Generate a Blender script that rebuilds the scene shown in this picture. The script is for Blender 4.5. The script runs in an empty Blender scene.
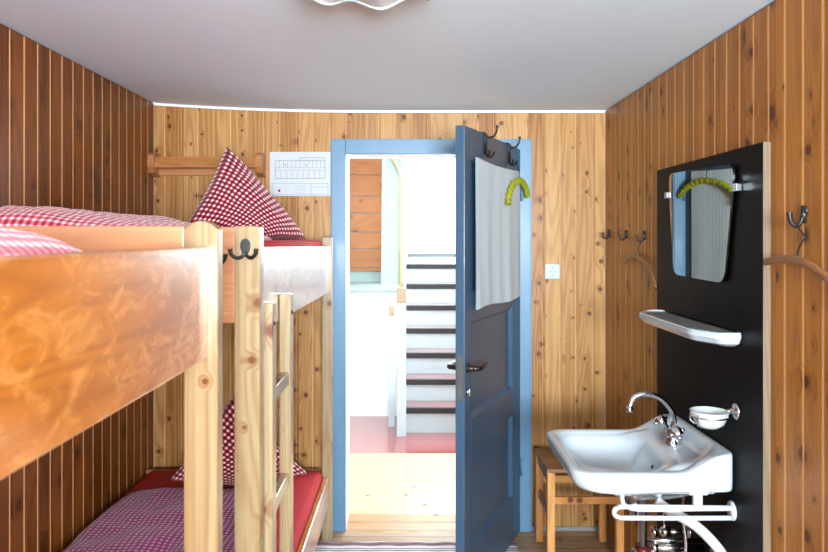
import bpy, bmesh, math, random
from mathutils import Vector, Matrix, noise as mnoise
random.seed(7)
S = bpy.context.scene
COL = S.collection
PI = math.pi
EYE = 1.56; FPX = 705.0; VX = 411.0; VY = 237.0
def P(px, py, d):
    """point of the room seen at (px, py), d metres in front of the eye"""
    return Vector(((px - VX) * d / FPX, d, EYE + (VY - py) * d / FPX))

# ------------------------------------------------------------------ materials
def new_mat(name):
    m = bpy.data.materials.new(name); m.use_nodes = True
    nt = m.node_tree; b = nt.nodes['Principled BSDF']
    return m, nt, b
def lin(c):
    return tuple(((v/255)/12.92 if v/255 <= .04045 else ((v/255+.055)/1.055)**2.4) for v in c) + (1,)
class NT:
    def __init__(s, nt): s.nt = nt
    def n(s, t, **k):
        o = s.nt.nodes.new(t)
        for a, v in k.items(): setattr(o, a, v)
        return o
    def l(s, a, b): s.nt.links.new(a, b)
    def math(s, op, a, b=None, c=None, clamp=False):
        o = s.n('ShaderNodeMath', operation=op); o.use_clamp = clamp
        for i, v in enumerate((a, b, c)):
            if v is None: continue
            if isinstance(v, (int, float)): o.inputs[i].default_value = v
            else: s.l(v, o.inputs[i])
        return o.outputs[0]
    def mix(s, f, a, b, bt='MIX'):
        o = s.n('ShaderNodeMix', data_type='RGBA', blend_type=bt)
        for sock, v in ((o.inputs[0], f), (o.inputs[6], a), (o.inputs[7], b)):
            if isinstance(v, (int, float)): sock.default_value = v
            elif isinstance(v, tuple): sock.default_value = v
            else: s.l(v, sock)
        return o.outputs[2]
    def comb(s, x, y, z):
        o = s.n('ShaderNodeCombineXYZ')
        for i, v in enumerate((x, y, z)):
            if isinstance(v, (int, float)): o.inputs[i].default_value = v
            else: s.l(v, o.inputs[i])
        return o.outputs[0]
    def noise(s, vec, scale, detail=2, rough=.5, dist=0):
        o = s.n('ShaderNodeTexNoise'); o.inputs['Scale'].default_value = scale
        o.inputs['Detail'].default_value = detail; o.inputs['Roughness'].default_value = rough
        o.inputs['Distortion'].default_value = dist
        s.l(vec, o.inputs['Vector']); return o.outputs['Fac']
    def ss(s, v, a, b):
        o = s.n('ShaderNodeMapRange', interpolation_type='SMOOTHSTEP')
        s.l(v, o.inputs[0]); o.inputs[1].default_value = a; o.inputs[2].default_value = b
        return o.outputs[0]

def pine(name, light, dark, along=2, width=0, phase=0, knots=1.0, rough=.4, coat=0.0, vary=.5, knotcol=(70, 35, 15),
         blotch=None, krad=.125, fine_=.35, halo_=.45, kscale=6.5, seam=0, seamc=(45, 28, 16), spec=.5, bump=.15):
    m, nt, b = new_mat(name); g = NT(nt)
    tc = g.n('ShaderNodeTexCoord'); sp = g.n('ShaderNodeSeparateXYZ'); g.l(tc.outputs['Object'], sp.inputs[0])
    ax = [sp.outputs[i] for i in range(3)]
    al = ax[along]; o1, o2 = [ax[i] for i in range(3) if i != along]
    ac = g.math('ADD', o1, o2)
    if width:
        q = g.math('DIVIDE', g.math('SUBTRACT', ac, phase), width)
        idn = g.math('FLOOR', q); fr = g.math('FRACT', q)
    else:
        oi = g.n('ShaderNodeObjectInfo'); idn = g.math('MULTIPLY', oi.outputs['Random'], 37.0); fr = None
    wn = g.n('ShaderNodeTexWhiteNoise', noise_dimensions='1D'); g.l(idn, wn.inputs['W'])
    r = wn.outputs['Value']
    aco = g.math('ADD', ac, g.math('MULTIPLY', idn, .617)); alo = g.math('ADD', al, g.math('MULTIPLY', r, 13.0))
    v2 = g.comb(aco, alo, 0.0)
    vo = g.n('ShaderNodeTexVoronoi', voronoi_dimensions='2D'); vo.inputs['Scale'].default_value = kscale
    g.l(v2, vo.inputs['Vector'])
    cs = g.n('ShaderNodeSeparateColor'); g.l(vo.outputs['Color'], cs.inputs[0])
    # warp knots a little
    dist = g.math('ADD', vo.outputs['Distance'], g.math('MULTIPLY', g.math('SUBTRACT', g.noise(v2, 45, 1), .5), .05))
    rad = g.math('MULTIPLY', g.ss(cs.outputs[0], 1 - .62*knots, 1.0), krad)
    rad = g.math('ADD', rad, .0001)
    kn = g.math('SUBTRACT', 1.0, g.ss(g.math('DIVIDE', dist, rad), .45, 1.0))
    halo = g.math('MULTIPLY', g.math('SUBTRACT', 1.0, g.ss(g.math('DIVIDE', dist, rad), .6, 2.8)), g.ss(rad, .01, .06))
    # growth rings as contour lines of a stretched noise
    n1 = g.noise(g.comb(g.math('MULTIPLY', aco, 9.0), g.math('MULTIPLY', alo, .55), g.math('MULTIPLY', idn, 3.1)), 1.0, 1)
    n1 = g.math('ADD', n1, g.math('MULTIPLY', halo, .22*halo_))
    rings = g.math('MULTIPLY_ADD', g.math('SINE', g.math('MULTIPLY', n1, 85.0)), .5, .5)
    rings = g.math('POWER', rings, 1.6)
    fine = g.noise(g.comb(g.math('MULTIPLY', aco, 160.0), g.math('MULTIPLY', alo, 2.5), idn), 1.0, 2)
    fac = g.math('ADD', g.math('MULTIPLY', rings, .38), g.math('MULTIPLY', fine, fine_))
    fac = g.math('ADD', fac, g.math('MULTIPLY', g.math('SUBTRACT', r, .5), vary))
    fac = g.math('ADD', fac, g.math('MULTIPLY', halo, halo_), clamp=True)
    c = g.mix(fac, lin(light), lin(dark))
    if blotch:
        bn = g.noise(g.comb(g.math('MULTIPLY', ac, 22.0), g.math('MULTIPLY', al, 11.0), 0.0), 1.0, 7, .75, 1.0)
        c = g.mix(g.math('MULTIPLY', g.ss(bn, .46, .64), .75), c, lin(blotch))
    c = g.mix(g.math('MULTIPLY', kn, .88), c, lin(knotcol))
    if seam and fr is not None:
        e = g.math('MINIMUM', fr, g.math('SUBTRACT', 1.0, fr))
        sm = g.math('SUBTRACT', 1.0, g.ss(e, seam*.4, seam))
        c = g.mix(g.math('MULTIPLY', sm, .85), c, lin(seamc))
    g.l(c, b.inputs['Base Color'])
    b.inputs['Roughness'].default_value = rough
    b.inputs['Specular IOR Level'].default_value = spec
    if coat:
        b.inputs['Coat Weight'].default_value = coat; b.inputs['Coat Roughness'].default_value = .2 if coat > .9 else .12
        b.inputs['Coat IOR'].default_value = 2.3 if coat > .9 else 1.5
    if bump:
        bu = g.n('ShaderNodeBump'); bu.inputs['Strength'].default_value = bump; bu.inputs['Distance'].default_value = .002
        g.l(fac, bu.inputs['Height']); g.l(bu.outputs[0], b.inputs['Normal'])
    return m

def plain(name, c, rough=.5, metal=0, nscale=30, namt=.08, coat=0, spec=.5, bump=0, stretch=(1, 1, 1)):
    m, nt, b = new_mat(name); g = NT(nt)
    tc = g.n('ShaderNodeTexCoord'); mp = g.n('ShaderNodeMapping'); mp.inputs['Scale'].default_value = stretch
    g.l(tc.outputs['Object'], mp.inputs[0])
    n = g.noise(mp.outputs[0], nscale, 3)
    c0 = lin(c); dk = tuple(v*(1 - namt*2) for v in c0[:3]) + (1,)
    g.l(g.mix(n, c0, dk), b.inputs['Base Color'])
    b.inputs['Roughness'].default_value = rough; b.inputs['Metallic'].default_value = metal
    b.inputs['Specular IOR Level'].default_value = spec
    if coat: b.inputs['Coat Weight'].default_value = coat; b.inputs['Coat Roughness'].default_value = .08
    if bump:
        bu = g.n('ShaderNodeBump'); bu.inputs['Strength'].default_value = bump; bu.inputs['Distance'].default_value = .003
        g.l(n, bu.inputs['Height']); g.l(bu.outputs[0], b.inputs['Normal'])
    return m

def gingham(name, dark, mid, light, per=.023):
    m, nt, b = new_mat(name); g = NT(nt)
    tc = g.n('ShaderNodeTexCoord'); sp = g.n('ShaderNodeSeparateXYZ'); g.l(tc.outputs['UV'], sp.inputs[0])
    def st(v):
        t = g.math('PINGPONG', g.math('DIVIDE', v, per), 1.0)
        # 0..1..0 over two units
        return g.ss(t, .36, .52)
    a = st(g.math('MULTIPLY', sp.outputs[0], 2.0)); c = st(g.math('MULTIPLY', sp.outputs[1], 2.0))
    s = g.math('MULTIPLY', g.math('ADD', a, c), .5)
    col = g.mix(g.ss(s, .0, .5), lin(light), lin(mid)); col = g.mix(g.ss(s, .5, 1.0), col, lin(dark))
    g.l(col, b.inputs['Base Color']); b.inputs['Roughness'].default_value = .9
    b.inputs['Specular IOR Level'].default_value = .15
    b.inputs['Sheen Weight'].default_value = .2
    nn = g.noise(tc.outputs['UV'], 14, 3); bu = g.n('ShaderNodeBump'); bu.inputs['Strength'].default_value = .35
    bu.inputs['Distance'].default_value = .01; g.l(nn, bu.inputs['Height']); g.l(bu.outputs[0], b.inputs['Normal'])
    return m

M = {}; XL_ = -1.367
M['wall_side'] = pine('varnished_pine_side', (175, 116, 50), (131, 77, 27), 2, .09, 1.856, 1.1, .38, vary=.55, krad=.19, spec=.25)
M['wall_left'] = pine('varnished_pine_shaded', (129, 72, 28), (74, 36, 9), 2, .09, 2.403, 1.1, .38, vary=.55, krad=.19, spec=.25)  # side-wall pine again, darkened to put the bunk shade into its colour
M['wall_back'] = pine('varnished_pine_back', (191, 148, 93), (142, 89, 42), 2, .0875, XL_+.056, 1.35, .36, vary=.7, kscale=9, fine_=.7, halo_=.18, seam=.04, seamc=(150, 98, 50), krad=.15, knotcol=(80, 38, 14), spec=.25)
M['tongue'] = pine('bare_pine_tongue', (236, 196, 142), (220, 168, 110), 2, 0, 0, 0, .6, bump=0)
M['gap_shade'] = plain('gap_shade', (46, 34, 26), .9)  # dark backing colour that paints the shadow line below the ceiling
M['bed'] = pine('pine_bed', (164, 146, 112), (131, 98, 61), 2, 0, 0, 1.3, .3, coat=.25, knotcol=(96, 44, 18), kscale=6, krad=.15, fine_=.55)
M['bed_board'] = pine('varnished_board', (186, 110, 24), (136, 70, 11), 1, 0, 0, .6, .3, coat=1.0, knotcol=(96, 42, 14), blotch=(216, 148, 76), kscale=4.5)
M['bed_end'] = pine('pine_end_board', (186, 134, 96), (161, 103, 64), 0, 0, 0, .7, .3, coat=.4, knotcol=(130, 62, 25), kscale=4.5)
M['rail'] = pine('pine_coat_rail', (176, 118, 68), (140, 86, 44), 0, 0, 0, .1, .4)
M['stool'] = pine('pine_stool', (222, 160, 92), (184, 118, 58), 2, 0, 0, .5, .4)
M['stool_x'] = pine('pine_stool_rail', (214, 152, 86), (180, 114, 56), 0, 0, 0, .6, .4)
M['stool_top'] = pine('worn_stool_top', (170, 122, 78), (120, 80, 46), 0, .1, 0, .5, .5)
M['floor'] = pine('worn_floor', (176, 142, 104), (122, 88, 58), 0, .14, .03, .5, .45, vary=.6, seam=.03)
M['sill'] = pine('worn_sill', (190, 140, 92), (150, 98, 56), 0, .0, 0, .5, .4)
M['hall_floor'] = pine('pale_hall_floor', (206, 182, 140), (180, 150, 104), 0, .15, 0, .3, .35, vary=.3, seam=.015)
M['red_floor'] = plain('red_painted_floor', (150, 62, 60), .12, nscale=6, coat=1)
M['plank_h'] = pine('orange_planks', (152, 92, 40), (116, 62, 22), 0, .0, 0, 1.0, .5, vary=.3)
M['ceiling'] = plain('ceiling_paint', (222, 238, 250), .8, nscale=9, namt=.03, bump=.15, stretch=(1, 4, 1))
M['white'] = plain('white_paint', (232, 234, 234), .5, namt=.02)
M['hall_white'] = plain('hall_plaster', (240, 242, 242), .7, namt=.02)
M['grey_paint'] = plain('pale_grey_paint', (178, 190, 194), .45, namt=.04)
M['ledge'] = plain('grey_green_paint', (142, 160, 158), .5, namt=.03)
M['skirt'] = plain('grey_skirting', (84, 90, 92), .6)
M['greytrim'] = plain('grey_trim', (150, 150, 148), .6)
M['blue'] = plain('blue_paint', (94, 135, 165), .38, nscale=5, namt=.06, coat=.15, stretch=(4, 4, 1))
M['blue_leaf'] = plain('dusty_blue_paint', (57, 86, 111), .36, nscale=4, namt=.07, coat=.15, stretch=(4, 4, 1))
M['black'] = plain('black_metal', (22, 20, 20), .4, 0, coat=.2)
M['bronze'] = plain('dark_bronze', (70, 62, 56), .3, .8)
M['rust'] = plain('rusty_steel', (132, 122, 112), .5, .6, nscale=60, namt=.3)
M['nosing'] = plain('black_nosing', (26, 20, 24), .5)
M['chrome'] = plain('chrome', (225, 225, 228), .08, 1, namt=0)
M['steel'] = plain('steel', (190, 190, 190), .25, 1)
M['porcelain'] = plain('porcelain', (192, 202, 208), .12, 0, namt=.0, coat=.6)
M['enamel'] = plain('white_enamel', (204, 210, 218), .3, 0, namt=.03)
M['shelf_in'] = plain('grey_shelf_top', (128, 132, 126), .4)
M['panel'] = plain('black_laminate', (12, 8, 6), .45, nscale=60, namt=.25, stretch=(1, 1, .08), spec=.10)
M['panel_edge'] = pine('panel_edge', (128, 107, 83), (89, 70, 52), 2, 0, 0, 0, .6)
M['redcloth'] = plain('red_sheet', (206, 36, 46), .85, nscale=20, namt=.1, bump=.3)
M['ging'] = gingham('red_gingham_pillow', (92, 4, 26), (160, 52, 70), (248, 226, 222), .030)
M['ging_duvet'] = gingham('red_gingham_duvet', (176, 20, 48), (222, 120, 132), (250, 234, 236), .022)
M['ging_low'] = gingham('purple_shaded_gingham', (104, 0, 46), (142, 24, 86), (206, 132, 186), .022)  # purplish cloth, with the bottom bunk's shade mixed into its colours
M['paper'] = plain('paper', (190, 196, 202), .5, namt=.01)
M['ink'] = plain('ink', (110, 116, 122), .8)
M['redink'] = plain('red_ink', (170, 60, 70), .8)
M['plastic'] = plain('white_plastic', (185, 193, 192), .3, namt=.01)
M['socket_dark'] = plain('dark_holes', (60, 58, 56), .6)
M['hanger'] = pine('wooden_hanger', (142, 94, 55), (106, 65, 34), 1, 0, 0, 0, .35)
M['lime'] = plain('lime_crochet', (196, 196, 24), .8, nscale=70, namt=.35, bump=.6)
M['trapred'] = plain('red_reflecting_trap', (120, 50, 40), .3, .7)  # the trap's dark red reflection put into its metal colour
M['hose'] = plain('white_hose', (214, 216, 216), .4)

# cloth of the towel : fine vertical stripes
def towel_mat():
    m, nt, b = new_mat('striped_grey_linen'); g = NT(nt)
    tc = g.n('ShaderNodeTexCoord'); sp = g.n('ShaderNodeSeparateXYZ'); g.l(tc.outputs['UV'], sp.inputs[0])
    s = g.math('MULTIPLY_ADD', g.math('SINE', g.math('MULTIPLY', sp.outputs[0], 300.0)), .5, .5)
    n = g.noise(g.comb(g.math('MULTIPLY', sp.outputs[0], 60.0), sp.outputs[1], 0.0), 1.0, 2)
    f = g.math('ADD', g.math('MULTIPLY', s, .4), g.math('MULTIPLY', n, .5), clamp=True)
    g.l(g.mix(f, lin((212, 222, 226)), lin((172, 184, 190))), b.inputs['Base Color'])
    b.inputs['Roughness'].default_value = .95; return m
M['towel'] = towel_mat()
def rug_mat():
    m, nt, b = new_mat('striped_rag_rug'); g = NT(nt)
    tc = g.n('ShaderNodeTexCoord'); sp = g.n('ShaderNodeSeparateXYZ'); g.l(tc.outputs['Object'], sp.inputs[0])
    w = g.n('ShaderNodeTexWhiteNoise', noise_dimensions='1D')
    jit = g.math('MULTIPLY', g.noise(tc.outputs['Object'], 22, 2), .006)
    q = g.math('FLOOR', g.math('DIVIDE', g.math('ADD', sp.outputs[1], jit), .011)); g.l(q, w.inputs['W'])
    cr = g.n('ShaderNodeValToRGB'); cr.color_ramp.interpolation = 'CONSTANT'
    cols = [(0, (206, 208, 214)), (.25, (176, 84, 110)), (.42, (40, 42, 58)), (.54, (224, 220, 216)), (.7, (120, 142, 170)), (.85, (150, 60, 84))]
    el = cr.color_ramp.elements
    while len(el) < len(cols): el.new(.5)
    for e, (p, c) in zip(el, cols): e.position = p; e.color = lin(c)
    g.l(w.outputs['Value'], cr.inputs[0]); 
    n = g.noise(tc.outputs['Object'], 120, 2)
    g.l(g.mix(g.math('MULTIPLY', n, .3), cr.outputs[0], (.6, .6, .6, 1)), b.inputs['Base Color'])
    b.inputs['Roughness'].default_value = .95
    bu = g.n('ShaderNodeBump'); bu.inputs['Strength'].default_value = .8; bu.inputs['Distance'].default_value = .004
    g.l(n, bu.inputs['Height']); g.l(bu.outputs[0], b.inputs['Normal'])
    return m
M['rug'] = rug_mat()
def mirror_mat():
    m, nt, b = new_mat('mirror_glass'); b.inputs['Metallic'].default_value = 1
    g = NT(nt); tc = g.n('ShaderNodeTexCoord'); n = g.noise(tc.outputs['Object'], 3, 2)
    g.l(g.mix(n, (.50, .54, .53, 1), (.46, .50, .49, 1)), b.inputs['Base Color']); b.inputs['Roughness'].default_value = .015
    return m
M['mirror'] = mirror_mat()
def glass_mat(name, col, rough, tr):
    m, nt, b = new_mat(name)
    b.inputs['Base Color'].default_value = col; b.inputs['Roughness'].default_value = rough
    b.inputs['Transmission Weight'].default_value = tr; b.inputs['IOR'].default_value = 1.45
    return m
M['dish_glass'] = glass_mat('frosted_dish_glass', (.9, .95, .93, 1), .25, .45)
M['lamp_glass'] = glass_mat('frosted_lamp_glass', (.60, .60, .59, 1), .3, .35)

# ------------------------------------------------------------------ mesh helpers
class MB:
    def __init__(s):
        s.bm = bmesh.new(); s.uv = None; s.mats = []
    def box(s, a, b, bev=0, mi=0):
        t = bmesh.new(); bmesh.ops.create_cube(t, size=1)
        a = Vector(a); b = Vector(b); lo = Vector(map(min, a, b)); hi = Vector(map(max, a, b))
        for v in t.verts: v.co = Vector((lo[i] + (v.co[i]+.5)*(hi[i]-lo[i]) for i in range(3)))
        if bev: bmesh.ops.bevel(t, geom=t.edges[:], offset=bev, segments=2, profile=.5, affect='EDGES')
        return s.add(t, mi)
    def obox(s, c, size, rot, bev=0, mi=0):
        t = bmesh.new(); bmesh.ops.create_cube(t, size=1)
        for v in t.verts: v.co = Vector((v.co[i]*size[i] for i in range(3)))
        if bev: bmesh.ops.bevel(t, geom=t.edges[:], offset=bev, segments=2, profile=.5, affect='EDGES')
        t.transform(Matrix.Translation(c) @ rot.to_4x4()); return s.add(t, mi)
    def add(s, t, mi=0, smooth=False):
        me = bpy.data.meshes.new('t'); 
        for f in t.faces: f.material_index = mi; f.smooth = smooth
        t.to_mesh(me); t.free(); s.bm.from_mesh(me); bpy.data.meshes.remove(me); return s
    def tube(s, pts, r, seg=10, mi=0, smooth_path=True, caps=True, squash=1):
        pts = [Vector(p) for p in pts]
        if smooth_path and len(pts) > 2: pts = crom(pts, 6)
        rs = r if isinstance(r, (list, tuple)) else [r]*len(pts)
        if len(rs) != len(pts):
            rs = [rs[min(len(rs)-1, int(i*(len(rs)-1)/(len(pts)-1)))] + (rs[min(len(rs)-1, int(i*(len(rs)-1)/(len(pts)-1))+1)] - rs[min(len(rs)-1, int(i*(len(rs)-1)/(len(pts)-1)))])*((i*(len(rs)-1)/(len(pts)-1)) % 1) for i in range(len(pts))]
        t = bmesh.new(); rings = []; up = None
        for i, p in enumerate(pts):
            d = (pts[min(i+1, len(pts)-1)] - pts[max(i-1, 0)]).normalized()
            if up is None:
                up = Vector((0, 0, 1)) if abs(d.z) < .9 else Vector((0, 1, 0))
            x = d.cross(up).normalized(); up = x.cross(d).normalized()
            rings.append([t.verts.new(p + (x*math.cos(a)*squash + up*math.sin(a))*rs[i]) for a in [2*PI*k/seg for k in range(seg)]])
        for a, b in zip(rings, rings[1:]):
            for k in range(seg): t.faces.new((a[k], a[(k+1) % seg], b[(k+1) % seg], b[k]))
        if caps: t.faces.new(rings[0][::-1]); t.faces.new(rings[-1])
        bmesh.ops.recalc_face_normals(t, faces=t.faces[:])
        return s.add(t, mi, True)
    def lathe(s, c, axis, prof, seg=24, mi=0):
        """prof: (radius, height along axis)"""
        axis = Vector(axis).normalized(); c = Vector(c)
        q = Vector((0, 0, 1)).rotation_difference(axis)
        t = bmesh.new(); rings = []
        for r, h in prof:
            rings.append([t.verts.new(c + q @ Vector((max(r, 1e-4)*math.cos(2*PI*k/seg), max(r, 1e-4)*math.sin(2*PI*k/seg), h))) for k in range(seg)])
        for a, b in zip(rings, rings[1:]):
            for k in range(seg): t.faces.new((a[k], a[(k+1) % seg], b[(k+1) % seg], b[k]))
        t.faces.new(rings[0][::-1]); t.faces.new(rings[-1])
        bmesh.ops.recalc_face_normals(t, faces=t.faces[:])
        return s.add(t, mi, True)
    def prism(s, poly, thick_vec, mi=0, bev=0, smooth=False):
        t = bmesh.new(); tv = Vector(thick_vec)
        a = [t.verts.new(Vector(p)) for p in poly]; b = [t.verts.new(Vector(p) + tv) for p in poly]
        t.faces.new(a); t.faces.new(b[::-1]); n = len(a)
        for i in range(n): t.faces.new((a[i], b[i], b[(i+1) % n], a[(i+1) % n]))
        bmesh.ops.recalc_face_normals(t, faces=t.faces[:])
        if bev: bmesh.ops.bevel(t, geom=t.edges[:], offset=bev, segments=2, profile=.5, affect='EDGES')
        return s.add(t, mi, smooth)
    def grid(s, fn, nu, nv, closed=False, uvf=None, mi=0, smooth=True):
        t = bmesh.new(); uvl = t.loops.layers.uv.new('UVMap') if uvf else None
        V = [[t.verts.new(fn(i/nu, j/nv)) for j in range(nv+1)] for i in range(nu+1)]
        for i in range(nu):
            for j in range(nv):
                f = t.faces.new((V[i][j], V[i+1][j], V[i+1][j+1], V[i][j+1]))
                if uvf:
                    for lp, (a, b) in zip(f.loops, ((i, j), (i+1, j), (i+1, j+1), (i, j+1))): lp[uvl].uv = uvf(a/nu, b/nv)
        return s.add(t, mi, smooth)
    def build(s, name, mats, parent=None, origin=None, weld=0, autosmooth=True):
        if weld: bmesh.ops.remove_doubles(s.bm, verts=s.bm.verts[:], dist=weld)
        me = bpy.data.meshes.new(name)
        if origin is None and parent is None: origin = Vector((0, 0, 0))
        off = Vector(origin) if origin is not None else Vector((0, 0, 0))
        if parent is not None and origin is None: off = WORLD[parent.name]
        s.bm.transform(Matrix.Translation(-off)); s.bm.to_mesh(me); s.bm.free()
        for m in (mats if isinstance(mats, (list, tuple)) else [mats]): me.materials.append(m)
        o = bpy.data.objects.new(name, me); COL.objects.link(o)
        WORLD[o.name] = off.copy()
        if parent is not None:
            o.parent = parent; o.location = off - WORLD[parent.name]
        else: o.location = off
        return o
WORLD = {}
def crom(pts, n):
    out = []
    for i in range(len(pts)-1):
        p0 = pts[max(i-1, 0)]; p1 = pts[i]; p2 = pts[i+1]; p3 = pts[min(i+2, len(pts)-1)]
        for k in range(n):
            t = k/n
            out.append(.5*((2*p1) + (-p0+p2)*t + (2*p0-5*p1+4*p2-p3)*t*t + (-p0+3*p1-3*p2+p3)*t**3))
    out.append(pts[-1]); return out
def empty(name, loc, parent=None):
    o = bpy.data.objects.new(name, None); COL.objects.link(o); o.empty_display_size = .05
    loc = Vector(loc); WORLD[o.name] = loc
    if parent: o.parent = parent; o.location = loc - WORLD[parent.name]
    else: o.location = loc
    return o
def tag(o, label, cat=None, group=None, kind=None):
    o['label'] = label
    if cat: o['category'] = cat
    if group: o['group'] = group
    if kind: o['kind'] = kind
    return o
def copy_tree(o, parent=None):
    c = o.copy(); COL.objects.link(c); c.parent = parent
    WORLD[c.name] = WORLD[o.name].copy()
    for ch in list(o.children): copy_tree(ch, c)
    return c

XL, XR, YB, YR = -1.367, 1.032, 3.75, -2.0
def zc(x): return 2.235 + .04*max(0, (-x-.2)/1.167)**2
ZC = 2.235

# ------------------------------------------------------------------ panelled walls
def plank_wall(name, p0, p1, z0, z1, nrm, w, phase, mats, label, holes=(), bv=.002, gap=.008, ztop=None, dep=.0012):
    """vertical tongue-and-groove boards from p0 to p1; nrm points into the room"""
    p0 = Vector(p0); p1 = Vector(p1); L = (p1-p0).length; d = (p1-p0)/L; n = Vector(nrm)
    mb = MB()
    def strip(s0, s1, za, zb, h0, h1, mi):
        t = bmesh.new()
        A = p0 + d*s0 + n*h0; B = p0 + d*s1 + n*h1
        zt0 = zb if zb < z1-.001 or not ztop else ztop(A.x)-.006; zt1 = zb if zb < z1-.001 or not ztop else ztop(B.x)-.006
        vs = [t.verts.new((A.x, A.y, za)), t.verts.new((B.x, B.y, za)), t.verts.new((B.x, B.y, zt1)), t.verts.new((A.x, A.y, zt0))]
        t.faces.new(vs); mb.add(t, mi)
    def col(s0, s1, h0, h1, mi):
        s0 = max(s0, 0); s1 = min(s1, L)
        if s1 - s0 < 1e-5: return
        segs = [(s0, s1, z0, z1)]
        for (ha, hb, hz) in holes:      # hole from ha..hb (along), up to hz
            out = []
            for (a, b, za, zb) in segs:
                if b <= ha or a >= hb: out.append((a, b, za, zb)); continue
                if a < ha: out.append((a, ha, za, zb))
                if b > hb: out.append((hb, b, za, zb))
                out.append((max(a, ha), min(b, hb), hz, zb))
            segs = out
        for (a, b, za, zb) in segs:
            f = lambda s: h0 + (h1-h0)*(s-s0)/(s1-s0)
            strip(a, b, za, zb, f(a), f(b), mi)
    k = -1; s = phase % w - w
    while s < L:
        a = s + gap/2; b = s + w - gap/2
        ww = w
        col(s - gap/2, s + gap/2, -dep, -dep, 1)
        col(a, a + bv, -dep, 0, 0)
        col(a + bv, b - bv, 0, 0, 0)
        col(b - bv, b, 0, -dep, 0)
        s += w
    # body of the wall behind the boards, dark to paint the ceiling shadow gap
    def body(sa, sb, za, zb):
        A = p0 + d*sa - n*.008; B = p0 + d*sb - n*.10
        mb.box((A.x, A.y, za), (B.x, B.y, zb), 0, 2)
    if holes:
        ha, hb, hz = holes[0]
        body(0, ha, z0, z1); body(hb, L, z0, z1); body(ha, hb, hz, z1)
    else: body(0, L, z0, z1)
    o = mb.build(name, mats)
    tag(o, label, 'wall', kind='structure'); return o

plank_wall('wall_left', (XL, YR, 0), (XL, YB, 0), 0, ZC+.045, (1, 0, 0), .09, (2.403-YR), [M['wall_left'], M['tongue'], M['gap_shade']],
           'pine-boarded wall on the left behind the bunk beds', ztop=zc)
plank_wall('wall_right', (XR, YR, 0), (XR, YB, 0), 0, ZC, (-1, 0, 0), .09, (1.856-YR), [M['wall_side'], M['tongue'], M['gap_shade']],
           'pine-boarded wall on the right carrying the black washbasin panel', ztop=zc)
DX0, DX1, DZ = -.346, .56, 2.0
plank_wall('wall_back', (XL, YB, 0), (XR, YB, 0), 0, ZC+.045, (0, -1, 0), .0875, .056, [M['wall_back'], M['tongue'], M['gap_shade']],
           'yellow pine-boarded wall around the blue doorway', holes=[(DX0-XL-.03, DX1-XL+.03, DZ+.03)], bv=.003, gap=.002, ztop=zc, dep=.003)
# rear wall with the window that lights the room
WX0, WX1, WZ0, WZ1 = -.15, 1.0, 1.05, 2.1
mb = MB()
mb.box((XL, YR-.1, 0), (WX0, YR, 2.32)); mb.box((WX1, YR-.1, 0), (XR, YR, 2.32))
mb.box((WX0, YR-.1, 0), (WX1, YR, WZ0)); mb.box((WX0, YR-.1, WZ1), (WX1, YR, 2.32))
tag(mb.build('wall_rear', M['white']), 'white wall with the window behind the viewer', 'wall', kind='structure')  # white chosen so this unseen wall bounces cooler light onto the ceiling
mb = MB()
for a, b in (((WX0, WZ0), (WX0+.05, WZ1)), ((WX1-.05, WZ0), (WX1, WZ1)), ((WX0, WZ0), (WX1, WZ0+.05)), ((WX0, WZ1-.05), (WX1, WZ1)), (((WX0+WX1)/2-.025, WZ0), ((WX0+WX1)/2+.025, WZ1))):
    mb.box((a[0], YR-.07, a[1]), (b[0], YR-.02, b[1]))
tag(mb.build('window_1', M['white']), 'white two-light window frame behind the viewer', 'window', kind='structure')

# ceiling
mb = MB()
mb.grid(lambda u, v: Vector((XL-.1 + u*(XR-XL+.2), YR-.1 + v*(YB-YR+.1), zc(XL-.1+u*(XR-XL+.2)))), 24, 8)
mb.box((XL-.1, YR-.1, ZC+.12), (XR+.1, YB, ZC+.2))
tag(mb.build('ceiling', M['ceiling']), 'pale grey painted ceiling', 'ceiling', kind='structure')
# white strip where ceiling meets back wall
mb = MB(); xs = [XL+.005 + i*(XR-XL-.01)/16 for i in range(17)]
poly = [(x, YB-.012, zc(x)-.003) for x in xs] + [(x, YB-.012, zc(x)-.016) for x in reversed(xs)]
mb.prism(poly, (0, .011, 0))
tag(mb.build('trim_1', M['white']), 'thin white strip between the ceiling and the back wall', 'trim', kind='structure')

# floor
mb = MB(); mb.box((XL-.1, YR-.1, -.12), (XR+.1, YB-.0, 0))
tag(mb.build('floor', M['floor']), 'worn brown wooden floor of the room', 'floor', kind='structure')
mb = MB(); mb.box((DX0-.05, YB, -.12), (DX1+.05, 3.85, .001)); mb.box((DX0-.05, 3.853, -.12), (DX1+.05, 3.968, .003), .002)
tag(mb.build('trim_2', M['sill']), 'worn wooden door sill boards under the doorway', 'trim', kind='structure')
mb = MB()
mb.box((DX1+.076, YB-.012, 0), (XR-.03, YB-.001, .022), .003); mb.box((XL+.01, YB-.012, 0), (DX0-.08, YB-.001, .022), .003)
tag(mb.build('baseboard_back', M['greytrim']), 'thin grey skirting strip at the foot of the back wall', 'baseboard', kind='structure')

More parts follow.
